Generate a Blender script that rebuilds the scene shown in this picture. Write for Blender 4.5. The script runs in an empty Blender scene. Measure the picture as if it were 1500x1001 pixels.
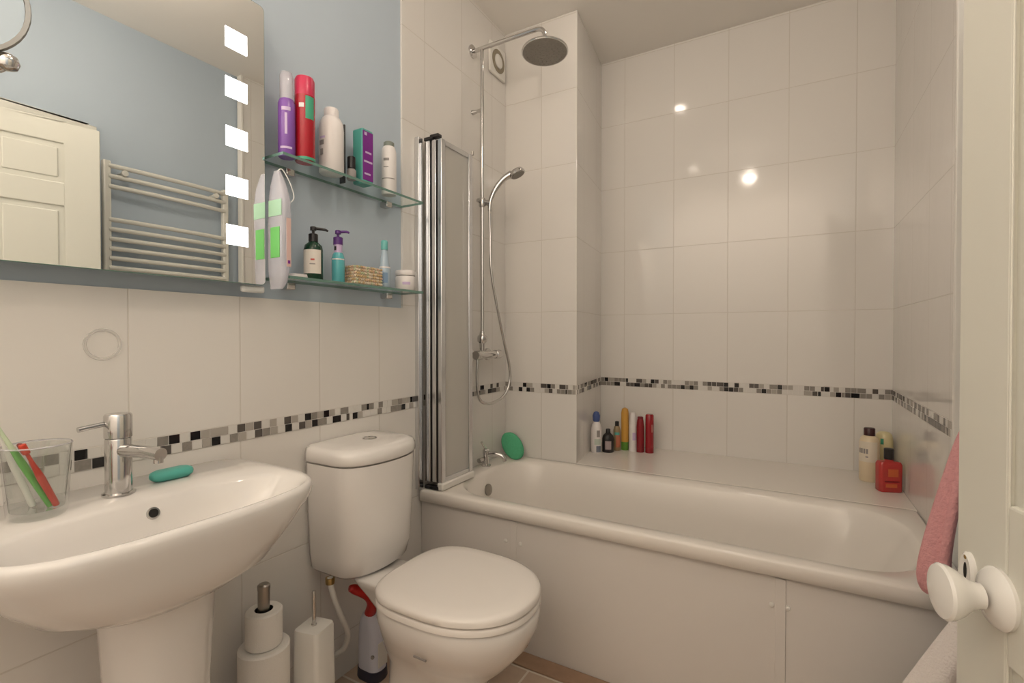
import bpy, bmesh, math, random
from mathutils import Vector, Matrix
from math import sin, cos, pi, radians

C = bpy.context.scene.collection
SC = bpy.context.scene

# ------------------------------------------------------------------ camera
cam_d = bpy.data.cameras.new('camera')
cam_d.sensor_width = 36.0
cam_d.lens = 718.0 / 1500.0 * 36.0
cam_d.clip_start = 0.02
cam = bpy.data.objects.new('camera', cam_d)
C.objects.link(cam)
cam.location = (1.30, 0.0, 1.14)
cam.rotation_euler = (radians(90 - 0.68), 0, radians(29.7))
SC.camera = cam

# ------------------------------------------------------------------ world, exposure
w = bpy.data.worlds.new('world')
w.use_nodes = True
w.node_tree.nodes['Background'].inputs[0].default_value = (0.9, 0.85, 0.8, 1)
w.node_tree.nodes['Background'].inputs[1].default_value = 0.0
SC.world = w
SC.view_settings.view_transform = 'Standard'
SC.view_settings.look = 'None'
SC.view_settings.gamma = 1.0
SC.view_settings.use_curve_mapping = False
SC.view_settings.exposure = -0.12

CEIL = 2.70
LIGHT_COL = (1.0, 0.855, 0.725)
LAMP_STRENGTH = 190.0
DOWNLIGHTS = [(0.63, 1.95), (0.50, 0.62)]
LAMP_SHARE = [0.36, 0.15]
GLOBE = (0.98, 0.82, CEIL - 0.22)     # ceiling light; its hanging globe form is made up to brighten the ceiling
GLOBE_STRENGTH = 108.0
# added fill spotlights under the ceiling, bounced off the white wall behind the camera
FILL_WASH = [(0.45, 0.42), (1.25, 0.42)]
FILL_WASH_W = 105.0
for i, (wx_, wy_) in enumerate(FILL_WASH):
    ld = bpy.data.lights.new('spot_lamp', 'SPOT')
    ld.energy = FILL_WASH_W; ld.color = LIGHT_COL; ld.shadow_soft_size = 0.03
    ld.spot_size = radians(120); ld.spot_blend = 1.0
    lo = bpy.data.objects.new('spot_lamp', ld); C.objects.link(lo)
    lo.location = (wx_, wy_ - 0.05, CEIL - 0.115)
    lo.rotation_euler = Vector((0, -0.87, -0.55)).to_track_quat('-Z', 'Y').to_euler()

# ------------------------------------------------------------------ materials
MATS = {}

def mat(name, col, rough=0.5, metal=0.0, spec=0.5, emit=None, estr=0.0, alpha=None,
        noise=0.0, nscale=40.0, bump=0.0, bscale=200.0, coat=0.0, sss=0.0):
    if name in MATS:
        return MATS[name]
    m = bpy.data.materials.new(name)
    m.use_nodes = True
    nt = m.node_tree
    b = nt.nodes['Principled BSDF']
    b.inputs['Base Color'].default_value = (*col, 1)
    b.inputs['Roughness'].default_value = rough
    b.inputs['Metallic'].default_value = metal
    b.inputs['Specular IOR Level'].default_value = spec
    if coat:
        b.inputs['Coat Weight'].default_value = coat
        b.inputs['Coat Roughness'].default_value = 0.08
    if emit:
        b.inputs['Emission Color'].default_value = (*emit, 1)
        b.inputs['Emission Strength'].default_value = estr
    tc = nt.nodes.new('ShaderNodeTexCoord')
    if noise:
        n = nt.nodes.new('ShaderNodeTexNoise')
        n.inputs['Scale'].default_value = nscale
        n.inputs['Detail'].default_value = 4
        nt.links.new(tc.outputs['Object'], n.inputs['Vector'])
        mx = nt.nodes.new('ShaderNodeMixRGB')
        mx.blend_type = 'MIX'
        mx.inputs[1].default_value = (*[c * (1 - noise) for c in col], 1)
        mx.inputs[2].default_value = (*[min(1, c * (1 + noise)) for c in col], 1)
        nt.links.new(n.outputs['Fac'], mx.inputs[0])
        nt.links.new(mx.outputs[0], b.inputs['Base Color'])
    if bump:
        n2 = nt.nodes.new('ShaderNodeTexNoise')
        n2.inputs['Scale'].default_value = bscale
        n2.inputs['Detail'].default_value = 3
        nt.links.new(tc.outputs['Object'], n2.inputs['Vector'])
        bp = nt.nodes.new('ShaderNodeBump')
        bp.inputs['Strength'].default_value = bump
        bp.inputs['Distance'].default_value = 0.004
        nt.links.new(n2.outputs['Fac'], bp.inputs['Height'])
        nt.links.new(bp.outputs[0], b.inputs['Normal'])
    MATS[name] = m
    return m

def glass_mat(name, tint, refl=1.0, diff=0.0, dcol=(0.8, 0.8, 0.8), rough=0.02):
    """clear pane: transparent + fresnel gloss, with an optional milky share"""
    m = bpy.data.materials.new(name)
    m.use_nodes = True
    nt = m.node_tree
    nt.nodes.remove(nt.nodes['Principled BSDF'])
    out = nt.nodes['Material Output']
    tr = nt.nodes.new('ShaderNodeBsdfTransparent')
    tr.inputs[0].default_value = (*tint, 1)
    gl = nt.nodes.new('ShaderNodeBsdfGlossy')
    gl.inputs['Roughness'].default_value = rough
    fr = nt.nodes.new('ShaderNodeFresnel')
    fr.inputs[0].default_value = 1.45
    mu = nt.nodes.new('ShaderNodeMath')
    mu.operation = 'MULTIPLY'
    mu.inputs[1].default_value = refl
    gb = nt.nodes.new('ShaderNodeNewGeometry')
    fb = nt.nodes.new('ShaderNodeMath')
    fb.operation = 'SUBTRACT'; fb.inputs[0].default_value = 1.0
    nt.links.new(gb.outputs['Backfacing'], fb.inputs[1])
    ff = nt.nodes.new('ShaderNodeMath'); ff.operation = 'MULTIPLY'
    nt.links.new(fr.outputs[0], ff.inputs[0]); nt.links.new(fb.outputs[0], ff.inputs[1])
    nt.links.new(ff.outputs[0], mu.inputs[0])
    mx = nt.nodes.new('ShaderNodeMixShader')
    nt.links.new(mu.outputs[0], mx.inputs[0])
    if diff:
        df = nt.nodes.new('ShaderNodeBsdfDiffuse')
        df.inputs[0].default_value = (*dcol, 1)
        mx2 = nt.nodes.new('ShaderNodeMixShader')
        mx2.inputs[0].default_value = diff
        nt.links.new(tr.outputs[0], mx2.inputs[1])
        nt.links.new(df.outputs[0], mx2.inputs[2])
        nt.links.new(mx2.outputs[0], mx.inputs[1])
    else:
        nt.links.new(tr.outputs[0], mx.inputs[1])
    nt.links.new(gl.outputs[0], mx.inputs[2])
    nt.links.new(mx.outputs[0], out.inputs[0])
    MATS[name] = m
    return m

def tile_mat(name, col, grout, hx=(0.747, 0.268), hy=(0.532, 0.258), rough=0.09):
    """glazed wall tile: joints from world x / y (by facing) and z, split at the mosaic band"""
    m = bpy.data.materials.new(name)
    m.use_nodes = True
    nt = m.node_tree
    L = nt.links
    b = nt.nodes['Principled BSDF']

    def math(op, a, bb=None, c=None):
        n = nt.nodes.new('ShaderNodeMath')
        n.operation = op
        for i, v in enumerate((a, bb, c)):
            if v is None:
                continue
            if isinstance(v, (int, float)):
                n.inputs[i].default_value = v
            else:
                L.new(v, n.inputs[i])
        return n.outputs[0]

    tc = nt.nodes.new('ShaderNodeTexCoord')
    sp = nt.nodes.new('ShaderNodeSeparateXYZ')
    L.new(tc.outputs['Object'], sp.inputs[0])
    geo = nt.nodes.new('ShaderNodeNewGeometry')
    sn = nt.nodes.new('ShaderNodeSeparateXYZ')
    L.new(geo.outputs['True Normal'], sn.inputs[0])
    isx = math('GREATER_THAN', math('ABSOLUTE', sn.outputs[0]), 0.5)
    u1 = math('DIVIDE', math('SUBTRACT', sp.outputs[0], hx[0] - 20 * hx[1]), hx[1])
    u2 = math('DIVIDE', math('SUBTRACT', sp.outputs[1], hy[0] - 20 * hy[1]), hy[1])
    u = math('ADD', math('MULTIPLY', u2, isx), math('MULTIPLY', u1, math('SUBTRACT', 1.0, isx)))
    up = math('GREATER_THAN', sp.outputs[2], 0.88)
    zoff = math('ADD', math('MULTIPLY', up, 0.900 - 0.855), 0.855 - 10 * 0.358)
    v = math('DIVIDE', math('SUBTRACT', sp.outputs[2], zoff), 0.358)

    def edge(c, size):
        f = math('FRACT', c)
        d = math('MINIMUM', f, math('SUBTRACT', 1.0, f))
        return math('MULTIPLY', d, size)
    d = math('MINIMUM', edge(u, 0.262), edge(v, 0.358))
    line = nt.nodes.new('ShaderNodeMapRange')
    line.inputs['From Min'].default_value = 0.0010
    line.inputs['From Max'].default_value = 0.0022
    L.new(d, line.inputs['Value'])
    # slight tone change from tile to tile
    cm = nt.nodes.new('ShaderNodeCombineXYZ')
    L.new(math('FLOOR', u), cm.inputs[0]); L.new(math('FLOOR', v), cm.inputs[1])
    wn = nt.nodes.new('ShaderNodeTexWhiteNoise')
    wn.noise_dimensions = '2D'
    L.new(cm.outputs[0], wn.inputs['Vector'])
    tone = nt.nodes.new('ShaderNodeMixRGB')
    tone.inputs[1].default_value = (*[c * 0.985 for c in col], 1)
    tone.inputs[2].default_value = (*col, 1)
    L.new(wn.outputs['Value'], tone.inputs[0])
    mx = nt.nodes.new('ShaderNodeMixRGB')
    mx.inputs[1].default_value = (*grout, 1)
    L.new(line.outputs[0], mx.inputs[0])
    L.new(tone.outputs[0], mx.inputs[2])
    L.new(mx.outputs[0], b.inputs['Base Color'])
    b.inputs['Roughness'].default_value = rough
    b.inputs['Specular IOR Level'].default_value = 0.5
    # joints sink, glaze is a little wavy
    nz = nt.nodes.new('ShaderNodeTexNoise')
    nz.inputs['Scale'].default_value = 9.0
    nz.inputs['Detail'].default_value = 2.0
    L.new(tc.outputs['Object'], nz.inputs['Vector'])
    hh = math('ADD', math('MULTIPLY', line.outputs[0], 1.0), math('MULTIPLY', nz.outputs['Fac'], 0.9))
    bp = nt.nodes.new('ShaderNodeBump')
    bp.inputs['Strength'].default_value = 0.5
    bp.inputs['Distance'].default_value = 0.0012
    L.new(hh, bp.inputs['Height'])
    L.new(bp.outputs[0], b.inputs['Normal'])
    MATS[name] = m
    return m

def floor_mat():
    m = bpy.data.materials.new('floor_tile')
    m.use_nodes = True
    nt = m.node_tree
    b = nt.nodes['Principled BSDF']
    tc = nt.nodes.new('ShaderNodeTexCoord')
    mp = nt.nodes.new('ShaderNodeMapping')
    mp.inputs['Location'].default_value = (-0.53, -1.465, 0)
    nt.links.new(tc.outputs['Object'], mp.inputs['Vector'])
    br = nt.nodes.new('ShaderNodeTexBrick')
    br.offset = 0.0
    br.inputs['Scale'].default_value = 1.0
    br.inputs['Brick Width'].default_value = 0.33
    br.inputs['Row Height'].default_value = 0.33
    br.inputs['Mortar Size'].default_value = 0.004
    br.inputs['Color1'].default_value = (0.58, 0.44, 0.33, 1)
    br.inputs['Color2'].default_value = (0.54, 0.41, 0.31, 1)
    br.inputs['Mortar'].default_value = (0.78, 0.70, 0.60, 1)
    nt.links.new(mp.outputs[0], br.inputs['Vector'])
    n = nt.nodes.new('ShaderNodeTexNoise')
    n.inputs['Scale'].default_value = 14
    n.inputs['Detail'].default_value = 5
    nt.links.new(tc.outputs['Object'], n.inputs['Vector'])
    mx = nt.nodes.new('ShaderNodeMixRGB')
    mx.blend_type = 'OVERLAY'
    mx.inputs[0].default_value = 0.25
    nt.links.new(br.outputs['Color'], mx.inputs[1])
    nt.links.new(n.outputs['Fac'], mx.inputs[2])
    nt.links.new(mx.outputs[0], b.inputs['Base Color'])
    b.inputs['Roughness'].default_value = 0.4
    return m

TILE_COL = (0.80, 0.775, 0.735)
M_TILE = tile_mat('glazed_white_tile', TILE_COL, (0.69, 0.655, 0.60))
M_FLOOR = floor_mat()
M_BLUE = mat('pale_blue_wall_paint', (0.50, 0.585, 0.665), 0.65, noise=0.02, nscale=6)
M_CEIL = mat('ceiling_paint', (0.90, 0.87, 0.82), 0.8)
M_CER = mat('white_ceramic', (0.84, 0.815, 0.785), 0.10, coat=0.4)
M_ACRYL = mat('white_acrylic', (0.83, 0.79, 0.735), 0.14)
M_PANEL = mat('white_bath_panel_board', (0.74, 0.705, 0.665), 0.35)
M_SEAT = mat('seat_plastic', (0.86, 0.82, 0.775), 0.2)
M_DOOR = mat('cream_white_gloss_paint', (0.74, 0.735, 0.655), 0.32)
M_PORC = mat('white_porcelain', (0.88, 0.87, 0.83), 0.1, coat=0.5)
M_WPLAST = mat('white_plastic', (0.82, 0.80, 0.75), 0.35)
M_RAD = mat('white_enamel', (0.80, 0.79, 0.72), 0.25)
M_CHROME = mat('chrome', (0.62, 0.61, 0.60), 0.12, metal=1.0)
M_ALU = mat('polished_aluminium', (0.70, 0.71, 0.73), 0.2, metal=1.0)
M_DCHROME = mat('dark_chrome', (0.36, 0.34, 0.31), 0.3, metal=1.0)
M_ROSE = mat('rubber_nozzle_face', (0.27, 0.25, 0.22), 0.45, bump=0.6, bscale=150)
M_BLACK = mat('black_plastic', (0.012, 0.011, 0.012), 0.35)
M_DHOLE = mat('dark_hole', (0.006, 0.005, 0.004), 0.6)
M_BRASS = mat('brass', (0.42, 0.29, 0.12), 0.3, metal=1.0)
M_MIRROR = mat('mirror_silver', (0.93, 0.95, 0.94), 0.005, metal=1.0)
M_GEDGE = mat('green_glass_edge', (0.15, 0.27, 0.23), 0.15)
M_GLASS = glass_mat('clear_shelf_glass', (0.95, 0.985, 0.975), 0.45)
M_TUMB = glass_mat('tumbler_glass', (0.93, 0.94, 0.935), 2.2)
M_SCREEN = glass_mat('bath_screen_glass', (0.985, 0.985, 0.975), 0.5, 0.36, (0.90, 0.87, 0.82))
M_CLEARP = glass_mat('clear_plastic', (0.93, 0.93, 0.97), 1.0, 0.35, (0.82, 0.80, 0.85))
M_LED = mat('led_white', (1, 1, 1), 0.4, emit=(1.0, 1.0, 1.0), estr=6.0)
M_PAPER = mat('toilet_paper', (0.84, 0.81, 0.76), 0.9, bump=0.3, bscale=300)
M_SPONGE = mat('green_sponge', (0.10, 0.47, 0.25), 0.9, noise=0.12, nscale=120, bump=0.9, bscale=250)
M_SOAP = mat('turquoise_soap', (0.10, 0.47, 0.40), 0.35)
M_PINK = mat('pink_towelling', (0.72, 0.36, 0.37), 0.95, noise=0.12, nscale=90, bump=1.0, bscale=160)
M_WTOWEL = mat('white_towelling', (0.83, 0.78, 0.75), 0.95, bump=0.8, bscale=220)
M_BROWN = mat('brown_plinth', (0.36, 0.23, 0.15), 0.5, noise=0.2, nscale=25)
MOS = [mat('mosaic_white', (0.72, 0.70, 0.66), 0.12), mat('mosaic_pale_grey', (0.42, 0.39, 0.35), 0.15),
       mat('mosaic_grey', (0.27, 0.25, 0.225), 0.18, noise=0.2, nscale=150), mat('mosaic_dark_grey', (0.10, 0.088, 0.08), 0.18),
       mat('mosaic_black', (0.012, 0.011, 0.012), 0.12), mat('mosaic_grout', (0.74, 0.71, 0.67), 0.7)]

def col(name, c, rough=0.35, **k):
    return mat(name, c, rough, **k)

# ------------------------------------------------------------------ mesh helper
class MB:
    def __init__(self):
        self.v = []; self.f = []; self.mi = []; self.k = 0
    def slot(self, k):
        self.k = k; return self
    def add(self, vs, fs):
        o = len(self.v)
        self.v += [tuple(p) for p in vs]
        for f in fs:
            self.f.append([o + i for i in f]); self.mi.append(self.k)
        return self
    def box(self, x0, x1, y0, y1, z0, z1):
        vs = [(x0, y0, z0), (x1, y0, z0), (x1, y1, z0), (x0, y1, z0), (x0, y0, z1), (x1, y0, z1), (x1, y1, z1), (x0, y1, z1)]
        return self.add(vs, [(0, 3, 2, 1), (4, 5, 6, 7), (0, 1, 5, 4), (1, 2, 6, 5), (2, 3, 7, 6), (3, 0, 4, 7)])
    def loft(self, rings, cap0=True, cap1=True):
        n = len(rings[0]); vs = []; fs = []
        for r in rings: vs += r
        for i in range(len(rings) - 1):
            for j in range(n):
                a = i * n + j; b = i * n + (j + 1) % n
                fs.append((a, b, b + n, a + n))
        if cap0: fs.append(tuple(reversed(range(n))))
        if cap1: fs.append(tuple((len(rings) - 1) * n + j for j in range(n)))
        return self.add(vs, fs)
    def lathe(self, c, prof, axis=(0, 0, 1), n=28, cap0=True, cap1=True):
        """prof: (r, h) along axis from point c"""
        ax = Vector(axis).normalized()
        t = Vector((0, 0, 1)) if abs(ax.z) < 0.9 else Vector((1, 0, 0))
        e1 = ax.cross(t).normalized(); e2 = ax.cross(e1)
        c = Vector(c)
        rings = [[tuple(c + ax * h + (e1 * cos(2 * pi * j / n) + e2 * sin(2 * pi * j / n)) * max(r, 1e-5)) for j in range(n)] for r, h in prof]
        return self.loft(rings, cap0, cap1)
    def tube(self, path, r, n=10, sub=6, smooth=True):
        """tube along a Catmull-Rom curve through path; r a number or list"""
        P = [Vector(p) for p in path]
        R = [r] * len(P) if isinstance(r, (int, float)) else list(r)
        pts = []; rad = []
        if smooth and len(P) > 2:
            for i in range(len(P) - 1):
                p0 = P[max(i - 1, 0)]; p1 = P[i]; p2 = P[i + 1]; p3 = P[min(i + 2, len(P) - 1)]
                for s in range(sub):
                    t = s / sub
                    pts.append(0.5 * ((2 * p1) + (p2 - p0) * t + (2 * p0 - 5 * p1 + 4 * p2 - p3) * t * t + (3 * p1 - p0 - 3 * p2 + p3) * t ** 3))
                    rad.append(R[i] * (1 - t) + R[i + 1] * t)
            pts.append(P[-1]); rad.append(R[-1])
        else:
            pts, rad = P, R
        rings = []; prev = None
        for i, p in enumerate(pts):
            d = (pts[min(i + 1, len(pts) - 1)] - pts[max(i - 1, 0)]).normalized()
            if prev is None:
                t = Vector((0, 0, 1)) if abs(d.z) < 0.9 else Vector((1, 0, 0))
                e1 = d.cross(t).normalized()
            else:
                e1 = (prev - d * prev.dot(d)).normalized()
            prev = e1; e2 = d.cross(e1)
            rings.append([tuple(p + (e1 * cos(2 * pi * j / n) + e2 * sin(2 * pi * j / n)) * rad[i]) for j in range(n)])
        return self.loft(rings)
    def arc_patch(self, c, r, z0, z1, a0, a1, n=14, th=0.0006):
        """curved label with thickness on a cylinder of radius r about c (degrees)"""
        vs = []; fs = []
        for i in range(n + 1):
            a = radians(a0 + (a1 - a0) * i / n)
            for rr in (r - 0.001, r + th):
                for z in (z0, z1):
                    vs.append((c[0] + rr * cos(a), c[1] + rr * sin(a), z))
        for i in range(n):
            k = i * 4
            fs += [(k + 2, k + 6, k + 7, k + 3), (k, k + 1, k + 5, k + 4), (k + 1, k + 3, k + 7, k + 5), (k, k + 4, k + 6, k + 2)]
        fs += [(0, 2, 3, 1), (n * 4, n * 4 + 1, n * 4 + 3, n * 4 + 2)]
        return self.add(vs, fs)
    def build(self, name, mats, parent=None, origin=None, bevel=0.0, bseg=2, smooth=True, subsurf=0, angle=40, local=False):
        me = bpy.data.meshes.new(name)
        off = Vector((0, 0, 0))
        if not local:
            if parent is not None:
                q = parent
                while q is not None:
                    off += Vector(q.location); q = q.parent
            if origin is not None:
                off = off * 1.0 if parent is not None else Vector(origin)
        me.from_pydata([tuple(Vector(p) - off) for p in self.v], [], self.f)
        if not isinstance(mats, (list, tuple)): mats = [mats]
        for m in mats: me.materials.append(m)
        me.polygons.foreach_set('material_index', [min(k, len(mats) - 1) for k in self.mi])
        bm = bmesh.new(); bm.from_mesh(me)
        bmesh.ops.remove_doubles(bm, verts=bm.verts, dist=1e-6)
        bmesh.ops.recalc_face_normals(bm, faces=bm.faces)
        bm.to_mesh(me); bm.free()
        o = bpy.data.objects.new(name, me)
        C.objects.link(o)
        if parent is not None: o.parent = parent
        elif origin is not None: o.location = origin
        if bevel:
            md = o.modifiers.new('bevel', 'BEVEL'); md.width = bevel; md.segments = bseg; md.limit_method = 'ANGLE'; md.angle_limit = radians(35)
        if subsurf:
            md = o.modifiers.new('subsurf', 'SUBSURF'); md.levels = subsurf; md.render_levels = subsurf
        if smooth:
            me.polygons.foreach_set('use_smooth', [True] * len(me.polygons))
            try:
                me.set_sharp_from_angle(angle=radians(angle))
            except Exception:
                pass
        return o

def rrect(cx, cy, wx, wy, r, z, n=8):
    """rounded rectangle ring in plan, 4n points"""
    r = min(r, wx / 2 - 1e-4, wy / 2 - 1e-4)
    pts = []
    for k, (sx, sy) in enumerate(((1, 1), (-1, 1), (-1, -1), (1, -1))):
        ox = cx + sx * (wx / 2 - r); oy = cy + sy * (wy / 2 - r)
        for i in range(n):
            a = pi / 2 * (k + i / (n - 1))
            pts.append((ox + r * cos(a), oy + r * sin(a), z))
    return pts

def dring(xc, yc, df, db, a, z, nf=2.5, nb=4.0, n=72):
    """D-shaped ring: front half-depth df (+x), back half-depth db, half-width a (y)"""
    pts = []
    for i in range(n):
        t = 2 * pi * i / n
        c, s = cos(t), sin(t)
        e = nf if c >= 0 else nb
        k = (abs(c) ** e + abs(s) ** e) ** (-1.0 / e)
        pts.append((xc + (df if c >= 0 else db) * c * k, yc + a * s * k, z))
    return pts

def thing(name, label, cat, loc=(0, 0, 0), group=None):
    o = bpy.data.objects.new(name, None)
    o.empty_display_size = 0.05
    C.objects.link(o)
    o.location = loc
    o['label'] = label; o['category'] = cat
    if group: o['group'] = group
    return o

def tag(o, label, cat, group=None):
    o['label'] = label; o['category'] = cat
    if group: o['group'] = group
    return o

def struct(o):
    o['kind'] = 'structure'
    return o

# ================================================================== ROOM SHELL
RW = 1.69        # tiled right wall by the bath
RW2 = 1.735      # painted right wall behind the door
YB = 2.72        # back wall
YN = -0.45       # wall behind the camera
PAINT_Z = 1.246; PAINT_Y = 1.431

struct(MB().box(-0.15, 1.95, YN - 0.1, YB + 0.1, -0.1, 0.0).build('floor', M_FLOOR))
struct(MB().box(-0.15, 1.95, YN - 0.1, YB + 0.1, CEIL, CEIL + 0.1).build('ceiling', M_CEIL))
struct(MB().box(-0.15, -0.009, YN - 0.1, YB + 0.1, 0.0, CEIL).build('wall_left', M_BLUE))
struct(MB().box(-0.009, 0.0, YN, YB, 0.0, PAINT_Z).box(-0.009, 0.0, PAINT_Y, YB, PAINT_Z, CEIL).build('wall_left_tiling', M_TILE))
BX = 0.342
struct(MB().loft([[(0.0, 2.207, z), (0.40, 2.207, z), (BX, YB, z), (0.0, YB, z)] for z in (0.0, CEIL)]).build('wall_boxing', M_TILE, bevel=0.002, smooth=False))
struct(MB().box(-0.009, 1.95, YB, YB + 0.1, 0.0, CEIL).build('wall_back', M_TILE))
struct(MB().box(RW, 1.95, 1.77, YB, 0.0, CEIL).build('wall_right_tiling', M_TILE))
struct(MB().box(RW2, 1.95, 1.03, 1.77, 0.0, CEIL).box(RW2, 1.95, 0.25, 1.03, 2.08, CEIL).box(RW2, 1.95, YN, 0.25, 0.0, CEIL).build('wall_right', M_BLUE))
struct(MB().box(-0.009, 1.95, YN - 0.1, YN, 0.0, CEIL).build('wall_near', M_CEIL))
# white corner trim where the bath tiling ends, and the lighter tile trim strip
struct(MB().box(RW - 0.006, RW + 0.035, 1.755, 1.77, 0.0, CEIL).build('trim_1', M_WPLAST, bevel=0.003))
# boarded back of the doorway (hall side), so the room is closed
struct(MB().box(1.90, 1.95, 0.2, 1.08, 0.0, 2.12).build('wall_hall', M_BLUE))
# ledge behind the bath
struct(MB().box(BX - 0.01, RW, 2.207, YB, 0.0, 0.523).build('ledge', M_ACRYL, bevel=0.004))

# mosaic borders: two rows of little glass tiles
rnd = random.Random(11)
def mosaic(name, p0, p1, nrm, first=None, z0=0.8545, z1=0.9005):
    p0 = Vector(p0); p1 = Vector(p1); d = (p1 - p0); L = d.length; d.normalize(); nv = Vector(nrm)
    mb = MB()
    def bx(a, b, za, zb, h0, h1):
        q = []
        for z in (za, zb):
            for (s, h) in ((a, h0), (b, h0), (b, h1), (a, h1)):
                p = p0 + d * s + nv * h
                q.append((p.x, p.y, z))
        mb.add(q, [(0, 3, 2, 1), (4, 5, 6, 7), (0, 1, 5, 4), (1, 2, 6, 5), (2, 3, 7, 6), (3, 0, 4, 7)])
    mb.slot(5); bx(0, L, z0, z1, -0.004, 0.0012)
    g = 0.0018; hh = (z1 - z0 - g) / 2
    for row in (0, 1):
        za = z0 + g / 2 + (1 - row) * (hh + g / 2) if row == 0 else z0 + g / 2
        zb = za + hh - g / 2
        s = 0.0; i = 0
        seq = (first or ({}, {}))[row] if first else []
        while s < L - 0.004:
            if i < len(seq):
                k, wd = seq[i]
            else:
                k = rnd.choices([0, 1, 2, 3, 4], [34, 17, 21, 15, 13])[0]
                wd = rnd.choices([0.0225, 0.0345, 0.0135], [78, 14, 8])[0]
            e = min(s + wd, L)
            mb.slot(k); bx(s + g / 2, e - g / 2, za, zb, 0.0, 0.0022)
            s = e; i += 1
    return struct(mb.build(name, MOS))

q = 0.0235
first = ([(1, q)] * 2 + [(2, q), (0, q), (1, q), (2, q), (0, q), (4, q), (0, q), (0, q), (0, q), (0, .024), (0, .012), (0, .024), (2, .025), (4, .025), (0, q), (4, .025), (1, q), (1, .047), (0, q), (3, q), (1, q), (3, q), (0, q), (1, q), (0, q), (3, q), (1, q), (0, q), (4, q), (2, q)],
         [(0, q)] * 3 + [(0, q), (1, q), (0, q), (0, q), (2, .030), (4, q), (0, q), (0, q), (0, q), (0, .024), (0, .012), (3, .025), (0, q), (2, q), (0, q), (1, q), (4, q), (0, q), (2, q), (1, q), (0, q), (3, q), (2, q), (1, q), (0, q), (4, q), (0, q), (3, q)])
mosaic('trim_2', (0, 0.268, 0), (0, 2.207, 0), (1, 0, 0), first)
mosaic('trim_3', (0.002, 2.207, 0), (0.402, 2.207, 0), (0, -1, 0))
mosaic('trim_4', (0.40, 2.205, 0), (BX, YB, 0), Vector((0.513, 0.058, 0)).normalized())
mosaic('trim_5', (BX, YB, 0), (RW, YB, 0), (0, -1, 0))
mosaic('trim_6', (RW, YB - 0.002, 0), (RW, 1.775, 0), (-1, 0, 0))
# brown strip on the floor along the bath panel
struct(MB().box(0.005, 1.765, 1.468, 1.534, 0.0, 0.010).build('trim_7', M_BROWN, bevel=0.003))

# ------------------------------------------------------------------ recessed lights
lamp_mats = [mat('downlight_lamp_%d' % i, (1, 1, 1), 0.4, emit=LIGHT_COL, estr=LAMP_STRENGTH * LAMP_SHARE[i]) for i in range(2)]
DL = ['recessed ceiling downlight over the bath near the boxed corner', 'recessed ceiling downlight above the washbasin']
for i, (x, y) in enumerate(DOWNLIGHTS):
    t = thing('ceiling_downlight', DL[i], 'ceiling light', (x, y, CEIL), 'recessed downlights')
    MB().lathe((x, y, CEIL), [(0.036, -0.001), (0.036, -0.006), (0.050, -0.006), (0.052, 0.0)], cap0=False, cap1=False).build('trim_ring', M_CHROME, t)
    MB().lathe((x, y, CEIL), [(0.036, -0.0005), (0.0355, -0.005), (0.028, -0.013), (0.015, -0.018), (0.001, -0.019)]).build('lamp', lamp_mats[i], t)

gx, gy, gz = GLOBE
t = thing('globe_ceiling_light', 'small opal globe light on a chrome stem in the middle of the ceiling', 'ceiling light', (gx, gy, CEIL))
MB().lathe((gx, gy, CEIL), [(0.045, 0), (0.045, -0.012), (0.010, -0.022), (0.006, -0.03), (0.006, -0.170), (0.020, -0.175), (0.020, -0.185)], n=28).build('stem', M_CHROME, t)
MB().lathe((gx, gy, gz), [(0.042 * sin(pi * k / 14), -0.042 * cos(pi * k / 14)) for k in range(15)], n=28).build('globe', mat('globe_lamp', (1, 1, 1), 0.4, emit=LIGHT_COL, estr=GLOBE_STRENGTH), t)
for i, (x, y) in enumerate(FILL_WASH):  # unseen fittings added to house the fill lights
    t = thing('ceiling_spotlight', ['white ceiling spotlight over the washbasin side turned to the wall behind the camera', 'white ceiling spotlight by the door turned to the wall behind the camera'][i], 'ceiling light', (x, y, CEIL), 'wall wash spotlights')
    MB().lathe((x, y, CEIL), [(0.045, 0), (0.045, -0.010), (0.012, -0.014), (0.008, -0.05)], cap0=True).build('ceiling_rose', M_WPLAST, t)
    dv = Vector((0, -0.87, -0.55)).normalized(); c0 = Vector((x, y, CEIL - 0.06))
    MB().lathe(c0 - dv * 0.03, [(0.020, 0), (0.032, 0.012), (0.036, 0.075), (0.033, 0.075), (0.028, 0.016), (0.018, 0.010)], dv, 28, True, True).build('spot_head', M_WPLAST, t)

# ================================================================== DOOR (ajar, hinged on the right wall)
hx, hy = 1.688, 0.262
ang = math.atan2(1.006 - hy, 1.526 - hx)
DW = math.hypot(1.006 - hy, 1.526 - hx)
DH = 2.06
th = 0.038
mb = MB()
ins = 0.008
mb.box(0, DW, -th + ins, -ins, 0.012, DH)
xs = [(0, 0.118), ((DW - 0.10) / 2, (DW + 0.10) / 2), (DW - 0.118, DW)]
for a, b in xs:
    mb.box(a, b, -th, 0, 0.012, DH)
rails = [(0.012, 0.20), (0.70, 0.915), (1.70, 1.80), (1.97, DH)]
for z0, z1 in rails:
    for a, b in ((xs[0][1], xs[1][0]), (xs[1][1], xs[2][0])):
        mb.box(a, b, -th, 0, z0, z1)
for (z0, z1) in ((0.20, 0.70), (0.915, 1.70), (1.80, 1.97)):
    for a, b in ((xs[0][1], xs[1][0]), (xs[1][1], xs[2][0])):
        mb.box(a + 0.022, b - 0.022, -th + 0.003, -0.003, z0 + 0.022, z1 - 0.022)
door = mb.build('door_1', M_DOOR, bevel=0.004, smooth=False, local=True)
door.location = (hx, hy, 0); door.rotation_euler = (0, 0, ang)
struct(door)
ks, kz = DW - 0.106, 0.783
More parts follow.
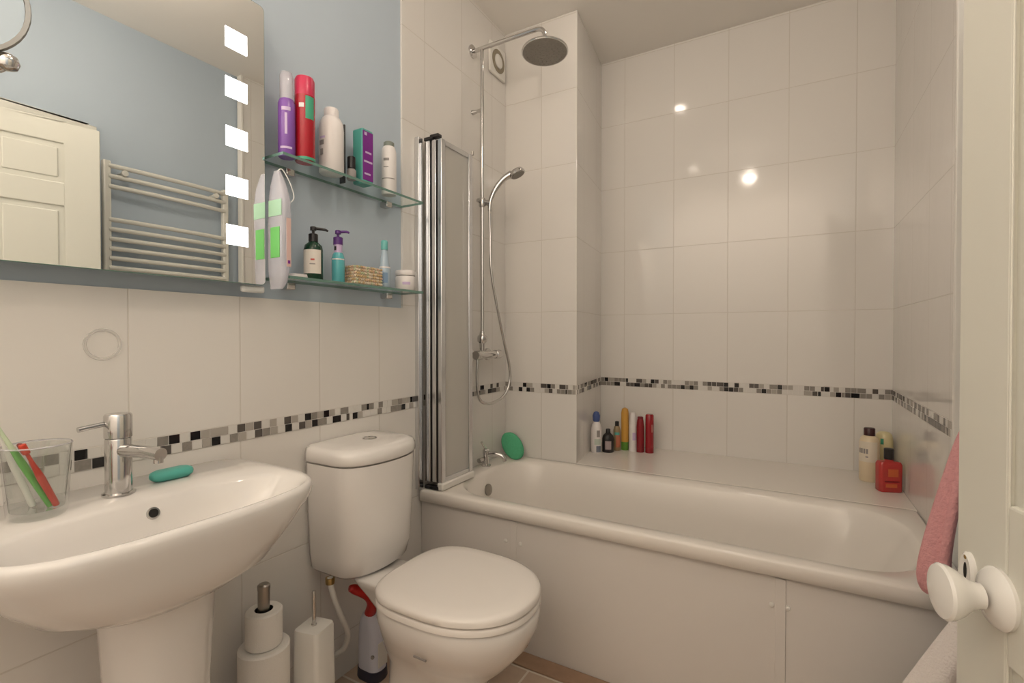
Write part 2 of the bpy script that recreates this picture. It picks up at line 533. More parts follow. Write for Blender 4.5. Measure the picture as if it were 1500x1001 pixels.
MB().lathe((ks, 0, kz), [(0.040, 0), (0.041, 0.005), (0.036, 0.011), (0.022, 0.015), (0.013, 0.016)], (0, 1, 0), 40).build('knob_rosette', M_PORC, door, local=True)
MB().lathe((ks, 0.014, kz), [(0.0055, 0), (0.0055, 0.012)], (0, 1, 0), 16).build('knob_spindle', M_BRASS, door, local=True)
MB().lathe((ks, 0.019, kz), [(0.012, 0), (0.017, 0.003), (0.018, 0.010), (0.022, 0.019), (0.031, 0.030), (0.0365, 0.040), (0.0375, 0.046), (0.035, 0.0495), (0.029, 0.051), (0.016, 0.053), (0.002, 0.0535)], (0, 1, 0), 44).build('door_knob', M_PORC, door, local=True)
# keyhole cover: oval ring with a dark slot
def oval(cx, cz, rx, rz, y, n=32):
    return [(cx + rx * cos(2 * pi * i / n), y, cz + rz * sin(2 * pi * i / n)) for i in range(n)]
ex, ez = DW - 0.036, 0.783
MB().loft([oval(ex, ez, .019, .034, 0), oval(ex, ez, .019, .034, .004), oval(ex, ez, .015, .030, .007), oval(ex, ez, .010, .024, .006)]).build('keyhole_plate', M_PORC, door, local=True)
MB().loft([oval(ex, ez + .006, .0035, .012, .0055), oval(ex, ez + .006, .0035, .012, .0068)]).build('keyhole', M_DHOLE, door, local=True)
for dz in (-0.026, 0.026):
    MB().lathe((ex, 0.0055, ez + dz), [(0.003, 0), (0.003, 0.0015), (0.001, 0.002)], (0, 1, 0), 12).build('plate_screw', M_BRASS, door, local=True)
# frame round the opening
struct(MB().box(RW2 - 0.02, RW2 + 0.001, 0.19, 0.25, 0, 2.14).box(RW2 - 0.02, RW2 + 0.001, 1.03, 1.065, 0, 2.14).box(RW2 - 0.02, RW2 + 0.001, 0.25, 1.03, 2.08, 2.14).build('trim_8', M_DOOR, bevel=0.004))

# ================================================================== TOWEL RADIATOR (seen in the mirror)
rx = 1.692
rad = thing('towel_radiator', 'white ladder towel radiator on the wall behind the door, seen in the mirror', 'radiator', (rx, 1.38, 0.78))
for y in (1.095, 1.665):
    MB().box(rx - 0.002, rx + 0.028, y - 0.016, y + 0.016, 0.78, 1.99).build('upright', M_RAD, rad, bevel=0.006)
bars = [1.965, 1.915, 1.865] + [1.705 - 0.047 * i for i in range(8)] + [1.28 - 0.047 * i for i in range(8)]
for z in bars:
    MB().tube([(rx + 0.004, 1.10, z), (rx - 0.008, 1.20, z), (rx - 0.012, 1.38, z), (rx - 0.008, 1.56, z), (rx + 0.004, 1.66, z)], 0.0115, 10, 4).build('bar', M_RAD, rad)
for y in (1.16, 1.60):
    for z in (1.938, 0.88):
        MB().lathe((rx - 0.024, y, z), [(0.014, 0), (0.014, 0.016), (0.009, 0.018), (0.009, 0.0665)], (1, 0, 0), 18).build('wall_bracket', M_RAD, rad)

# ================================================================== ILLUMINATED MIRROR
MX = 0.06; MY0, MY1, MZ0, MZ1 = 0.14, 0.826, 1.276, 2.024
mir = thing('illuminated_mirror', 'large frameless wall mirror with a column of five lit squares', 'mirror', (0, (MY0 + MY1) / 2, MZ0))
def yzrect(x, y0, y1, z0, z1, r, n=6):
    return [(x, p[0], p[1]) for p in rrect((y0 + y1) / 2, (z0 + z1) / 2, y1 - y0, z1 - z0, r, 0, n)]
MB().box(-0.009, MX - 0.006, MY0 + 0.05, MY1 - 0.05, MZ0 + 0.05, MZ1 - 0.05).build('back_box', M_WPLAST, mir)
g = MB()
g.slot(1).loft([yzrect(MX - 0.006, MY0, MY1, MZ0, MZ1, 0.012), yzrect(MX - 0.001, MY0, MY1, MZ0, MZ1, 0.012)], True, False)
g.slot(1).loft([yzrect(MX - 0.001, MY0, MY1, MZ0, MZ1, 0.012), yzrect(MX, MY0 + .0015, MY1 - .0015, MZ0 + .0015, MZ1 - .0015, 0.011)], False, False)
g.slot(0).add(yzrect(MX, MY0 + .0015, MY1 - .0015, MZ0 + .0015, MZ1 - .0015, 0.011), [tuple(range(24))])
g.build('mirror_glass', [M_MIRROR, M_GEDGE], mir, smooth=False)
for i in range(5):
    zc = 1.8945 - 0.1243 * i
    MB().box(MX - 0.001, MX + 0.0012, 0.720, 0.7765, zc - 0.0251, zc + 0.0251).build('light_square', M_LED, mir)

# round shaving mirror on an arm, at the left edge of the view
sc = Vector((0.20, 0.216, 1.664)); sa = Vector((1, -0.12, -0.02)).normalized()
sm = thing('shaving_mirror', 'round chrome shaving mirror on an arm in front of the lit mirror', 'mirror', (0.0, 0.08, 1.56))
MB().lathe(sc, [(0.090, 0.0), (0.096, 0.0), (0.098, 0.006), (0.096, 0.012), (0.090, 0.011)], sa, 48, False, False).build('ring', M_DCHROME, sm)
MB().lathe(sc, [(0.0915, 0.001), (0.0915, 0.009)], sa, 48).build('mirror_glass', M_MIRROR, sm)
MB().lathe((0, 0.08, 1.56), [(0.028, 0), (0.028, 0.008), (0.014, 0.016)], (1, 0, 0), 24).build('wall_plate', M_CHROME, sm)
MB().tube([(0.010, 0.08, 1.56), (0.09, 0.08, 1.56), (0.15, 0.16, 1.562), (0.192, 0.270, 1.566), (0.203, 0.284, 1.590)], [.007, .007, .007, .008, .009], 12).build('arm', M_CHROME, sm)
MB().lathe((0.204, 0.286, 1.566), [(0.004, 0), (0.013, 0.004), (0.016, 0.012), (0.013, 0.022), (0.007, 0.026)], (0, 0, 1), 24).build('swivel', M_CHROME, sm)

# ================================================================== GLASS SHELVES
def shelf(z, lab):
    t = thing('glass_shelf', lab, 'shelf', (0, 1.13, z), 'glass shelves beside the mirror')
    y0, y1 = (0.848 if z > 1.5 else 0.866), 1.428
    m = MB()
    m.slot(1).box(-0.002, 0.105, y0, y1, z - 0.008, z)
    o = m.build('pane', [M_GLASS, M_GEDGE], t, smooth=False)
    for p in o.data.polygons:
        p.material_index = 0 if abs(p.normal.z) > 0.5 else 1
    for y in (0.93, 1.335):
        MB().box(-0.009, 0.026, y - 0.014, y + 0.014, z - 0.030, z - 0.009).build('bracket', M_CHROME, t, bevel=0.003)
    return t
ZU, ZL = 1.638, 1.305
shelf(ZU, 'upper clear glass shelf holding the tall spray cans and bottles')
shelf(ZL, 'lower clear glass shelf holding the pump bottles and the basket')

# ------------------------------------------------------------------ bottles
CAMA = -40.0     # label direction in plan (degrees)
def bottle(name, label, cat, base, prof, body_mat, cap=None, cap_mat=None, cap_name='cap', labels=(), group=None, n=28, squash=1.0, rot=0.0):
    """prof: body profile (r, h); cap: profile (r, h); labels: (material, z0, z1, a0, a1, radius, part name)"""
    x, y, z = base
    t = thing(name, label, cat, base, group)
    def sq(o):
        if squash != 1.0 or rot:
            ca, sa_ = cos(radians(rot)), sin(radians(rot))
            for v in o.data.vertices:
                px, py = v.co.x, v.co.y * squash
                v.co.x, v.co.y = px * ca - py * sa_, px * sa_ + py * ca
        return o
    sq(MB().lathe(base, prof, n=n).build('body', body_mat, t, angle=50))
    if cap:
        sq(MB().lathe(base, cap, n=n).build(cap_name, cap_mat, t, angle=50))
    for lb in labels:
        m, z0, z1, a0, a1, r, nm = lb
        sq(MB().arc_patch((x, y), r, z + z0, z + z1, a0, a1).build(nm, m, t))
    return t
def cyl(r, h, e=0.003):
    return [(r - e, 0), (r, e), (r, h - e), (r - e, h)]
GU = 'toiletries on the upper glass shelf'
GL = 'toiletries on the lower glass shelf'
W = CAMA
P_PURPLE = col('purple_plastic', (0.24, 0.10, 0.42), 0.25)
P_LILAC = col('lilac_print', (0.60, 0.48, 0.70), 0.4)
P_RED = col('red_can', (0.42, 0.012, 0.025), 0.25)
P_REDCAP = col('crimson_cap', (0.58, 0.03, 0.09), 0.3)
P_GREEN = col('green_leaf_print', (0.06, 0.36, 0.22), 0.4)
P_WHITE = col('white_bottle_plastic', (0.82, 0.79, 0.78), 0.3)
P_GREY = col('grey_print', (0.30, 0.28, 0.27), 0.5)
P_TEAL = col('teal_print', (0.09, 0.38, 0.33), 0.35)
P_VIOLET = col('violet_print', (0.20, 0.02, 0.26), 0.35)
P_DGREEN = col('dark_green_bottle', (0.008, 0.045, 0.022), 0.2)
P_CREAM = col('cream_label', (0.78, 0.73, 0.66), 0.5)
P_TEALLIQ = col('turquoise_liquid', (0.10, 0.42, 0.46), 0.15)
P_PALEBLUE = col('pale_blue_bottle', (0.42, 0.54, 0.64), 0.25)
P_AQUA = col('aqua_cap', (0.16, 0.50, 0.48), 0.35)

# purple hair spray with a clear cap
bottle('hair_spray', 'purple spray can with a clear cap, first on the upper glass shelf', 'bottle', (0.068, 0.886, ZU),
       [(0.020, 0), (0.0225, 0.003), (0.0225, 0.150), (0.019, 0.160), (0.016, 0.163)], P_PURPLE,
       [(0.0175, 0.158), (0.0178, 0.225), (0.0150, 0.236), (0.006, 0.240)], M_CLEARP, 'clear_cap',
       [(P_LILAC, 0.060, 0.118, W - 8, W + 8, 0.0225, 'lettering'), (P_LILAC, 0.020, 0.026, W - 40, W + 40, 0.0225, 'lettering'), (P_LILAC, 0.125, 0.135, W - 30, W + 30, 0.0225, 'lettering')], GU)
bottle('hair_spray', 'tall red spray can with a green leaf print on the upper glass shelf', 'bottle', (0.080, 0.936, ZU),
       [(0.025, 0), (0.0275, 0.004), (0.0275, 0.186)], P_RED,
       [(0.0272, 0.186), (0.0272, 0.232), (0.024, 0.240), (0.014, 0.243)], P_REDCAP, 'cap',
       [(P_GREEN, 0.118, 0.182, W + 6, W + 60, 0.0275, 'leaf_print'), (P_WHITE, 0.148, 0.160, W - 30, W - 2, 0.0278, 'lettering'), (P_GREEN, 0.002, 0.010, W - 80, W + 80, 0.0276, 'base_band')], GU)
bottle('lotion_bottle', 'big white round-shouldered bottle on the upper glass shelf', 'bottle', (0.062, 1.045, ZU),
       [(0.033, 0), (0.037, 0.004), (0.037, 0.135), (0.035, 0.155), (0.027, 0.170), (0.022, 0.175)], P_WHITE,
       [(0.022, 0.174), (0.022, 0.196), (0.019, 0.201)], P_WHITE, 'cap',
       [(P_GREY, 0.080, 0.094, W - 64, W - 36, 0.037, 'lettering'), (P_GREY, 0.050, 0.068, W - 58, W - 40, 0.037, 'lettering'), (P_LILAC, 0.10, 0.106, W - 60, W - 30, 0.037, 'lettering')], GU)
# thin black comb standing behind
tag(MB().box(0.010, 0.034, 1.120, 1.126, ZU, ZU + 0.190).build('comb', M_BLACK, origin=(0.022, 1.123, ZU), bevel=0.002),
    'slim upright black comb behind the big white bottle', 'comb')
bottle('nail_polish', 'tiny bottle with a black cap beside the turquoise and purple carton', 'bottle', (0.074, 1.113, ZU),
       [(0.013, 0), (0.0145, 0.003), (0.0145, 0.030), (0.009, 0.036)], P_GREY,
       [(0.0125, 0.036), (0.0125, 0.072), (0.010, 0.074)], M_BLACK, 'cap', (), GU)
# turquoise / purple carton
t = thing('carton', 'turquoise and purple box standing on the upper glass shelf', 'box', (0.060, 1.175, ZU), GU)
MB().box(0.040, 0.086, 1.148, 1.196, ZU, ZU + 0.180).build('box_body', P_TEAL, t, bevel=0.005)
MB().box(0.0852, 0.0868, 1.150, 1.194, ZU + 0.012, ZU + 0.172).build('front_panel', P_VIOLET, t)
for (za, zb, ya, yb) in ((0.158, 0.168, 1.156, 1.166), (0.070, 0.076, 1.154, 1.190), (0.100, 0.106, 1.160, 1.186), (0.03, 0.036, 1.156, 1.182)):
    MB().box(0.0862, 0.0874, ya, yb, ZU + za, ZU + zb).build('lettering', P_LILAC, t)
bottle('deodorant_bottle', 'slim white bottle with a dark grey top at the right end of the shelf', 'bottle', (0.056, 1.300, ZU),
       [(0.024, 0), (0.026, 0.003), (0.026, 0.150), (0.022, 0.166), (0.019, 0.170)], P_WHITE,
       [(0.0185, 0.169), (0.0185, 0.184), (0.015, 0.187)], col('grey_green_cap', (0.20, 0.23, 0.20), 0.4), 'cap',
       [(P_GREY, 0.115, 0.124, W - 50, W - 5, 0.026, 'lettering'), (P_GREY, 0.052, 0.055, W - 70, W + 40, 0.026, 'lettering'), (P_GREY, 0.092, 0.095, W - 50, W - 10, 0.026, 'lettering')], GU)

# lower shelf: refill pouch hanging down beside the mirror
t = thing('refill_pouch', 'clear and green plastic pouch hanging between the mirror and the lower shelf', 'pouch', (0.085, 0.845, 1.266))
def pring(z, x0, x1, y0, y1, n=6):
    return rrect((x0 + x1) / 2, (y0 + y1) / 2, x1 - x0, y1 - y0, 0.011, z, n)
MB().loft([pring(1.266, .066, .112, .834, .842), pring(1.285, .060, .122, .832, .852), pring(1.32, .054, .126, .832, .857), pring(1.43, .052, .128, .832, .860),
           pring(1.50, .056, .130, .832, .858), pring(1.545, .064, .120, .833, .852), pring(1.585, .078, .100, .837, .846)]).build('pouch_body', M_CLEARP, t)
P_POUCHW = col('white_pouch_film', (0.80, 0.82, 0.80), 0.3)
P_LIME = col('lime_green_print', (0.13, 0.50, 0.10), 0.35)
MB().box(0.074, 0.112, 0.8308, 0.8318, 1.350, 1.432).build('green_panel', P_LIME, t)
MB().box(0.066, 0.120, 0.8308, 0.8318, 1.462, 1.505).build('green_band', col('pale_green_print', (0.38, 0.62, 0.42), 0.35), t)
MB().box(0.1285, 0.1297, 0.840, 0.853, 1.325, 1.455).build('ingredients_label', col('pink_print', (0.70, 0.50, 0.46), 0.5), t)
MB().box(0.1293, 0.1303, 0.843, 0.850, 1.333, 1.342).build('small_mark', P_VIOLET, t)
MB().tube([(.085, .842, 1.58), (.088, .856, 1.595), (.10, .872, 1.56), (.11, .877, 1.52), (.112, .862, 1.50)], .0016, 6).build('drawstring', P_POUCHW, t)
MB().box(0.0295, 0.046, 0.770, 0.834, 1.256, 1.2755).build('folded_tail', P_POUCHW, t, bevel=0.006)

# dark green pump bottle
def pump(t, base, hb, r, mat_, dirv, ln, n=20):
    x, y, z = base
    m = MB().lathe(base, [(r, hb), (r, hb + 0.022), (r * 0.8, hb + 0.024), (0.004, hb + 0.024), (0.004, hb + 0.034), (0.009, hb + 0.034), (0.009, hb + 0.044), (0.006, hb + 0.046)], n=n)
    d = Vector(dirv).normalized()
    p = Vector((x, y, z + hb + 0.040))
    m.tube([tuple(p), tuple(p + d * ln * 0.7), tuple(p + d * ln + Vector((0, 0, -0.004)))], [0.0045, 0.004, 0.003], 10)
    m.build('pump', mat_, t)
t = bottle('soap_pump_bottle', 'dark green pump bottle with a cream label on the lower shelf', 'bottle', (0.062, 0.977, ZL),
           [(0.024, 0), (0.027, 0.004), (0.027, 0.090), (0.024, 0.103), (0.014, 0.112), (0.011, 0.116)], P_DGREEN,
           None, None, 'cap', [(P_CREAM, 0.018, 0.088, W - 75, W + 50, 0.0272, 'paper_label'), (col('label_red', (0.55, 0.10, 0.08), 0.5), 0.056, 0.061, W - 14, W + 8, 0.0279, 'lettering'), (P_GREY, 0.044, 0.047, W - 20, W + 12, 0.0279, 'lettering')], GL)
pump(t, (0.062, 0.977, ZL), 0.114, 0.0135, M_BLACK, (0.6, 1, 0), 0.042)
t = bottle('spray_bottle', 'turquoise bottle with a purple pump on the lower shelf', 'bottle', (0.070, 1.062, ZL),
           [(0.017, 0), (0.0195, 0.004), (0.0195, 0.075), (0.016, 0.088), (0.012, 0.094), (0.011, 0.116)], P_TEALLIQ,
           [(0.0125, 0.092), (0.0125, 0.118), (0.009, 0.119)], P_LILAC, 'clear_collar',
           [(P_WHITE, 0.070, 0.0735, W - 60, W + 60, 0.0197, 'liquid_line'), (M_BLACK, 0.100, 0.112, W - 60, W - 25, 0.0127, 'lettering')], GL)
pump(t, (0.070, 1.062, ZL), 0.118, 0.0145, col('deep_purple_pump', (0.10, 0.03, 0.20), 0.35), (0.7, 1, 0.15), 0.034)
# woven basket: rows of beads over a box
t = thing('storage_basket', 'small beaded cream and gold basket on the lower glass shelf', 'basket', (0.064, 1.165, ZL), GL)
M_BEADS = [col('beads_cream', (0.72, 0.62, 0.48), 0.5), col('beads_gold', (0.58, 0.42, 0.22), 0.45), col('beads_peach', (0.70, 0.48, 0.34), 0.5), col('beads_green', (0.50, 0.54, 0.34), 0.5)]
MB().box(0.030, 0.098, 1.108, 1.222, ZL, ZL + 0.060).build('basket_body', M_BEADS[0], t, bevel=0.004)
b = MB(); r2 = random.Random(5)
for j in range(6):
    zz = ZL + 0.006 + j * 0.0100
    for i in range(13):
        b.slot(r2.choice([0, 1, 1, 2, 3, 0])); b.lathe((0.0965, 1.112 + i * 0.0088, zz), [(0.001, 0), (0.0036, .0012), (0.0042, .003), (0.0036, .0048), (0.001, .006)], (1, 0, 0), 8)
    for i in range(8):
        b.slot(r2.choice([0, 1, 2, 2, 3])); b.lathe((0.034 + i * 0.0085, 1.1095, zz), [(0.001, 0), (0.0036, .0012), (0.0042, .003), (0.0036, .0048), (0.001, .006)], (0, -1, 0), 8)
o = b.build('bead_weave', M_BEADS, t)
bottle('mist_bottle', 'pale blue slender bottle with an aqua cap on the lower shelf', 'bottle', (0.082, 1.250, ZL),
       [(0.017, 0), (0.0200, 0.003), (0.0200, 0.062), (0.016, 0.078), (0.012, 0.110), (0.009, 0.132)], P_PALEBLUE,
       [(0.0115, 0.130), (0.0120, 0.134), (0.0120, 0.158), (0.009, 0.162)], P_AQUA, 'cap',
       [(P_WHITE, 0.066, 0.071, W - 70, W + 70, 0.0192, 'liquid_line'), (col('blue_print', (0.20, 0.32, 0.48), 0.4), 0.015, 0.05, W - 35, W + 25, 0.0200, 'front_label')], GL)
bottle('cream_jar', 'squat white cream jar at the right end of the lower shelf', 'jar', (0.064, 1.375, ZL),
       cyl(0.036, 0.054, 0.004), P_WHITE, [(0.036, 0.055), (0.037, 0.058), (0.037, 0.070), (0.034, 0.073)], P_WHITE, 'lid',
       [(P_LILAC, 0.020, 0.030, W - 25, W + 20, 0.036, 'lettering')], GL)
tag(MB().loft([rrect(0.045, 0.935, 0.045, 0.055, 0.012, ZL), rrect(0.045, 0.935, 0.05, 0.06, 0.014, ZL + 0.006), rrect(0.045, 0.935, 0.044, 0.054, 0.012, ZL + 0.014)]).build('soap_bar', P_WHITE, origin=(0.045, 0.935, ZL)),
    'flat white soap bar on the lower shelf behind the green pump bottle', 'soap', GL)

# thin pale clear ring on the tiles
tag(MB().lathe((0.0006, 0.484, 1.121), [(0.028, 0), (0.035, 0), (0.034, 0.0028), (0.030, 0.0028), (0.028, 0)], (1, 0, 0), 40, False, False).build('suction_ring', glass_mat('clear_rubber', (0.99, 0.99, 0.985), 0.4, 0.35, (0.92, 0.90, 0.87), 0.3), origin=(0, 0.484, 1.121)),
    'clear round suction ring stuck to the tiles below the mirror', 'suction ring')

# ================================================================== WASHBASIN
BY = 0.485; RZ = 0.818
bas = thing('washbasin', 'white ceramic pedestal washbasin under the lit mirror', 'washbasin', (0.2, BY, 0))
rings = [dring(0.215, BY, .09, .12, .09, 0.640), dring(0.215, BY, .13, .17, .145, 0.650, 2.4), dring(0.21, BY, .172, .20, .200, 0.680, 2.6),
         dring(0.205, BY, .196, .203, .243, 0.728, 2.8, 6), dring(0.205, BY, .210, .203, .270, 0.768, 3.0, 7),
dring(0.205, BY, .217, .203, .283, 0.79, 3.2, 8),
         dring(0.205, BY, .219, .203, .286, RZ - 0.012, 3.2, 8), dring(0.205, BY, .217, .203, .284, RZ - 0.004, 3.2, 8), dring(0.205, BY, .209, .201, .277, RZ, 3.2, 8),
         dring(0.292, BY, .112, .108, .256, RZ - 0.001, 3.0, 2.8), dring(0.292, BY, .104, .100, .246, RZ - 0.010, 2.9, 2.6),
         dring(0.290, BY, .094, .090, .222, RZ - 0.04, 2.7, 2.4), dring(0.287, BY, .078, .074, .178, RZ - 0.085, 2.4, 2.2), dring(0.284, BY, .05, .05, .10, RZ - 0.118, 2.2, 2.0), dring(0.282, BY, .02, .02, .02, RZ - 0.126, 2, 2)]
MB().loft(rings).build('basin', M_CER, bas, angle=70)
MB().loft([rrect(0.20, BY + .012, .20, .19, .08, 0.0), rrect(0.20, BY + .012, .19, .18, .08, 0.02), rrect(0.20, BY + .012, .175, .168, .075, 0.15), rrect(0.20, BY + .012, .175, .168, .075, 0.45), rrect(0.205, BY + .010, .20, .19, .085, 0.672)]).build('pedestal', M_CER, bas, angle=70)
ov = Vector((0.1965, BY + 0.005, RZ - 0.032)); oa = Vector((1, 0, 0.32)).normalized()
MB().lathe(ov - oa * .004, [(0.0085, 0), (0.0085, 0.0075)], oa, 24).build('overflow_hole', M_DHOLE, bas)
MB().lathe(ov - oa * .004, [(0.0088, 0.003), (0.0088, 0.008), (0.0115, 0.0078), (0.013, 0.003)], oa, 24, False, False).build('overflow_ring', M_CHROME, bas)
MB().lathe((0.283, BY, RZ - 0.1275), [(0.020, 0), (0.020, 0.004), (0.014, 0.0055)], (0, 0, 1), 24).build('waste_plug', M_CHROME, bas)

# mixer tap
TX, TY = 0.112, 0.467
tap = thing('basin_mixer_tap', 'chrome mixer tap on the washbasin', 'tap', (TX, TY, RZ))
MB().lathe((TX, TY, RZ), [(0.028, 0), (0.028, 0.004), (0.0225, 0.006), (0.0225, 0.112), (0.0215, 0.114)], n=32).build('tap_body', M_CHROME, tap)
MB().lathe((TX, TY, RZ), [(0.0215, 0.1145), (0.0235, 0.1165), (0.0235, 0.160), (0.021, 0.164)], n=32).build('lever_cap', M_CHROME, tap)
MB().tube([(TX, TY - 0.018, RZ + 0.146), (TX + 0.002, TY - 0.05, RZ + 0.143), (TX + 0.003, TY - 0.066, RZ + 0.141)], [.005, .0052, .0055], 12).build('lever', M_CHROME, tap)
MB().tube([(TX + 0.015, TY + .002, RZ + 0.090), (TX + 0.08, TY + .012, RZ + 0.093), (TX + 0.125, TY + .02, RZ + 0.091)], [.0135, .0125, .0125], 16).build('spout', M_CHROME, tap)
MB().lathe((TX + 0.117, TY + .019, RZ + 0.086), [(0.0085, 0), (0.0085, -0.012)], n=16).build('aerator', M_CHROME, tap)

# turquoise soap
tag(MB().loft([rrect(0.085, 0.578, .030, .070, .015, RZ), rrect(0.085, 0.578, .042, .086, .021, RZ + .006), rrect(0.085, 0.578, .044, .088, .022, RZ + .012), rrect(0.085, 0.578, .040, .084, .020, RZ + .018), rrect(0.085, 0.578, .026, .068, .013, RZ + .022)]).build('soap_bar', M_SOAP, origin=(0.085, 0.578, RZ), angle=80),
    'turquoise oval soap bar on the washbasin beside the tap', 'soap')

# tumbler with toothbrushes
QX, QY = 0.130, 0.338
tum = thing('toothbrush_tumbler', 'clear glass tumbler of toothbrushes on the washbasin', 'tumbler', (QX, QY, RZ))
n = 40
def fl(r, z, amp=0.0):
    return [(QX + (r + amp * cos(10 * 2 * pi * i / n)) * cos(2 * pi * i / n), QY + (r + amp * cos(10 * 2 * pi * i / n)) * sin(2 * pi * i / n), z) for i in range(n)]
MB().loft([fl(.0375, RZ), fl(.040, RZ + .004, .0008), fl(.0435, RZ + .06, .0010), fl(.0470, RZ + .108), fl(.0485, RZ + .128), fl(.0470, RZ + .1285), fl(.0448, RZ + .108), fl(.0408, RZ + .06), fl(.0365, RZ + .014), fl(.001, RZ + .013)]).build('glass_body', M_TUMB, tum, angle=60)
MB().lathe((QX, QY, RZ + .126), [(.0472, 0), (.0489, .0012), (.0472, .0032)], n=40, cap0=False, cap1=False).build('rim', M_CLEARP, tum)
def brush(label, base, top, matA, matB, matC):
    base = Vector(base); top = Vector(top)
    t = thing('toothbrush', label, 'toothbrush', tuple(base), 'toothbrushes in the tumbler')
    d = top - base
    L = lambda k: tuple(base + d * k)
    MB().tube([L(0), L(.02), L(.25), L(.45), L(.6)], [.0035, .005, .0055, .006, .0045], 10).build('handle', matA, t)
    MB().tube([L(.6), L(.75), L(.84), L(.86), L(.98), L(1.0)], [.0045, .003, .003, .0055, .0055, .003], 10).build('neck', matB, t)
    side = d.cross(Vector((0, 1, 0))).normalized()
    m = MB()
    for i in range(7):
        p = base + d * (.865 + i * .018)
        m.tube([tuple(p), tuple(p + side * .014)], [.0038, .0040], 8, smooth=False)
    m.build('bristles', matC, t)
T_GREEN = col('green_handle', (0.16, 0.50, 0.10), 0.3); T_PALE = col('pale_green_plastic', (0.62, 0.74, 0.52), 0.3)
T_RED = col('red_handle', (0.62, 0.06, 0.03), 0.3); T_WHITE = col('white_handle', (0.80, 0.80, 0.74), 0.3)
brush('green and white toothbrush with its head up, leaning left in the tumbler', (QX + .012, QY + .014, RZ + .016), (QX - .002, QY - .062, RZ + .196), T_GREEN, T_PALE, T_WHITE)
brush('red toothbrush leaning in the tumbler', (QX + .020, QY + .020, RZ + .017), (QX + .022, QY - .026, RZ + .135), T_RED, T_RED, col('dark_red_bristle', (0.25, 0.05, 0.05), 0.6))
brush('white toothbrush with a green tip leaning to the far left in the tumbler', (QX - .014, QY - .002, RZ + .016), (QX - .024, QY - .052, RZ + .182), T_WHITE, T_WHITE, T_GREEN)

# ================================================================== TOILET
TYC = 1.12
toi = thing('toilet', 'white close-coupled toilet with a closed lid beside the bath', 'toilet', (0.25, TYC, 0))
CY = 1.137
def cring(z, x1, a, bow, n=16, x0=0.004, rc=0.05):
    """cistern plan: straight back on the wall, bowed front with round corners"""
    pts = []
    N = 48
    for i in range(N):
        t = 2 * pi * i / N
        c, s = cos(t), sin(t)
        e = 5.0 if c >= 0 else 14.0
        k = (abs(c) ** e + abs(s) ** e) ** (-1.0 / e)
        h = (x1 - x0) / 2
        y = a * s * k
        x = (x0 + x1) / 2 + h * c * k
        if c > 0: x += bow * (1 - (y / a) ** 2) * (c * k)
        pts.append((x, CY + y, z))
    return pts
MB().loft([cring(.412, .165, .126, .03), cring(.425, .178, .138, .032), cring(.47, .188, .145, .033), cring(.60, .192, .151, .034), cring(.753, .196, .157, .035)]).build('cistern', M_CER, toi, angle=60)
MB().loft([cring(.757, .196, .157, .035), cring(.762, .200, .161, .036), cring(.785, .199, .160, .036), cring(.797, .192, .156, .034), cring(.803, .172, .140, .03), cring(.8045, .10, .08, .02)]).build('cistern_lid', M_CER, toi, angle=60)
MB().lathe((0.105, CY + .02, .8025), [(0.023, 0), (0.023, 0.0045), (0.021, 0.006), (0.019, 0.0045), (0.001, 0.0055)], n=28).build('flush_button', M_CHROME, toi)
# pan
rings = [dring(.40, TYC, .19, .15, .105, 0.0, 2.2, 4), dring(.40, TYC, .185, .145, .100, .012, 2.2, 4), dring(.40, TYC, .168, .138, .088, .06, 2.2, 4), dring(.405, TYC, .155, .138, .085, .13, 2.2, 3.5),
         dring(.42, TYC, .165, .15, .090, .20, 2.2, 3.2), dring(.45, TYC, .205, .19, .128, .265, 2.2, 3.0), dring(.475, TYC, .225, .205, .160, .32, 2.2, 3.0),
         dring(.485, TYC, .234, .216, .179, .365, 2.2, 3.0), dring(.487, TYC, .236, .216, .182, .400, 2.2, 3.0), dring(.487, TYC, .230, .212, .177, .410, 2.2, 3.0)]
pn = MB().loft(rings)
pn.loft([rrect(.27, TYC, .12, .09, .03, .30), rrect(.25, TYC, .17, .11, .04, .345), rrect(.235, TYC, .20, .15, .05, .385), rrect(.23, TYC, .20, .165, .05, .403), rrect(.23, TYC, .19, .16, .05, .411)])
pn.build('pan', M_CER, toi, angle=70)
def sring(z, s=1.0, dx=0):
    return dring(.485, TYC, .237 * s, .200 * s, .190 * s, z, 2.25, 3.4)
MB().loft([sring(.4125, .985), sring(.414, 1.0), sring(.427, 1.0), sring(.430, .985)]).build('seat', M_SEAT, toi, angle=60)
MB().loft([sring(.434, .985), sring(.436, 1.003), sring(.447, 1.003), sring(.453, .985), sring(.4575, .93), sring(.460, .75), sring(.461, .3)]).build('seat_lid', M_SEAT, toi, angle=60)
for s in (-1, 1):
    MB().lathe((.274, TYC + s * .075, .408), [(.014, 0), (.014, .016), (.011, .020)], n=16).build('seat_hinge', M_WPLAST, toi)
MB().box(.475, .515, TYC - .1775, TYC - .1735, .328, .332).build('bowl_mark', P_GREY, toi)
# flexible filler hose
t = thing('filler_hose', 'white flexible water hose hanging under the cistern', 'hose', (0.10, 1.00, .41))
MB().tube([(.095, 1.005, .411), (.098, 1.012, .36), (.098, 1.045, .27), (.088, 1.078, .20), (.065, 1.085, .145), (.03, 1.075, .112), (.0, 1.065, .105)], .0085, 12).build('hose_tube', M_WPLAST, t)
MB().lathe((.095, 1.005, .392), [(.013, 0), (.014, .004), (.014, .018)], n=12).build('hose_nut', M_BRASS, t)

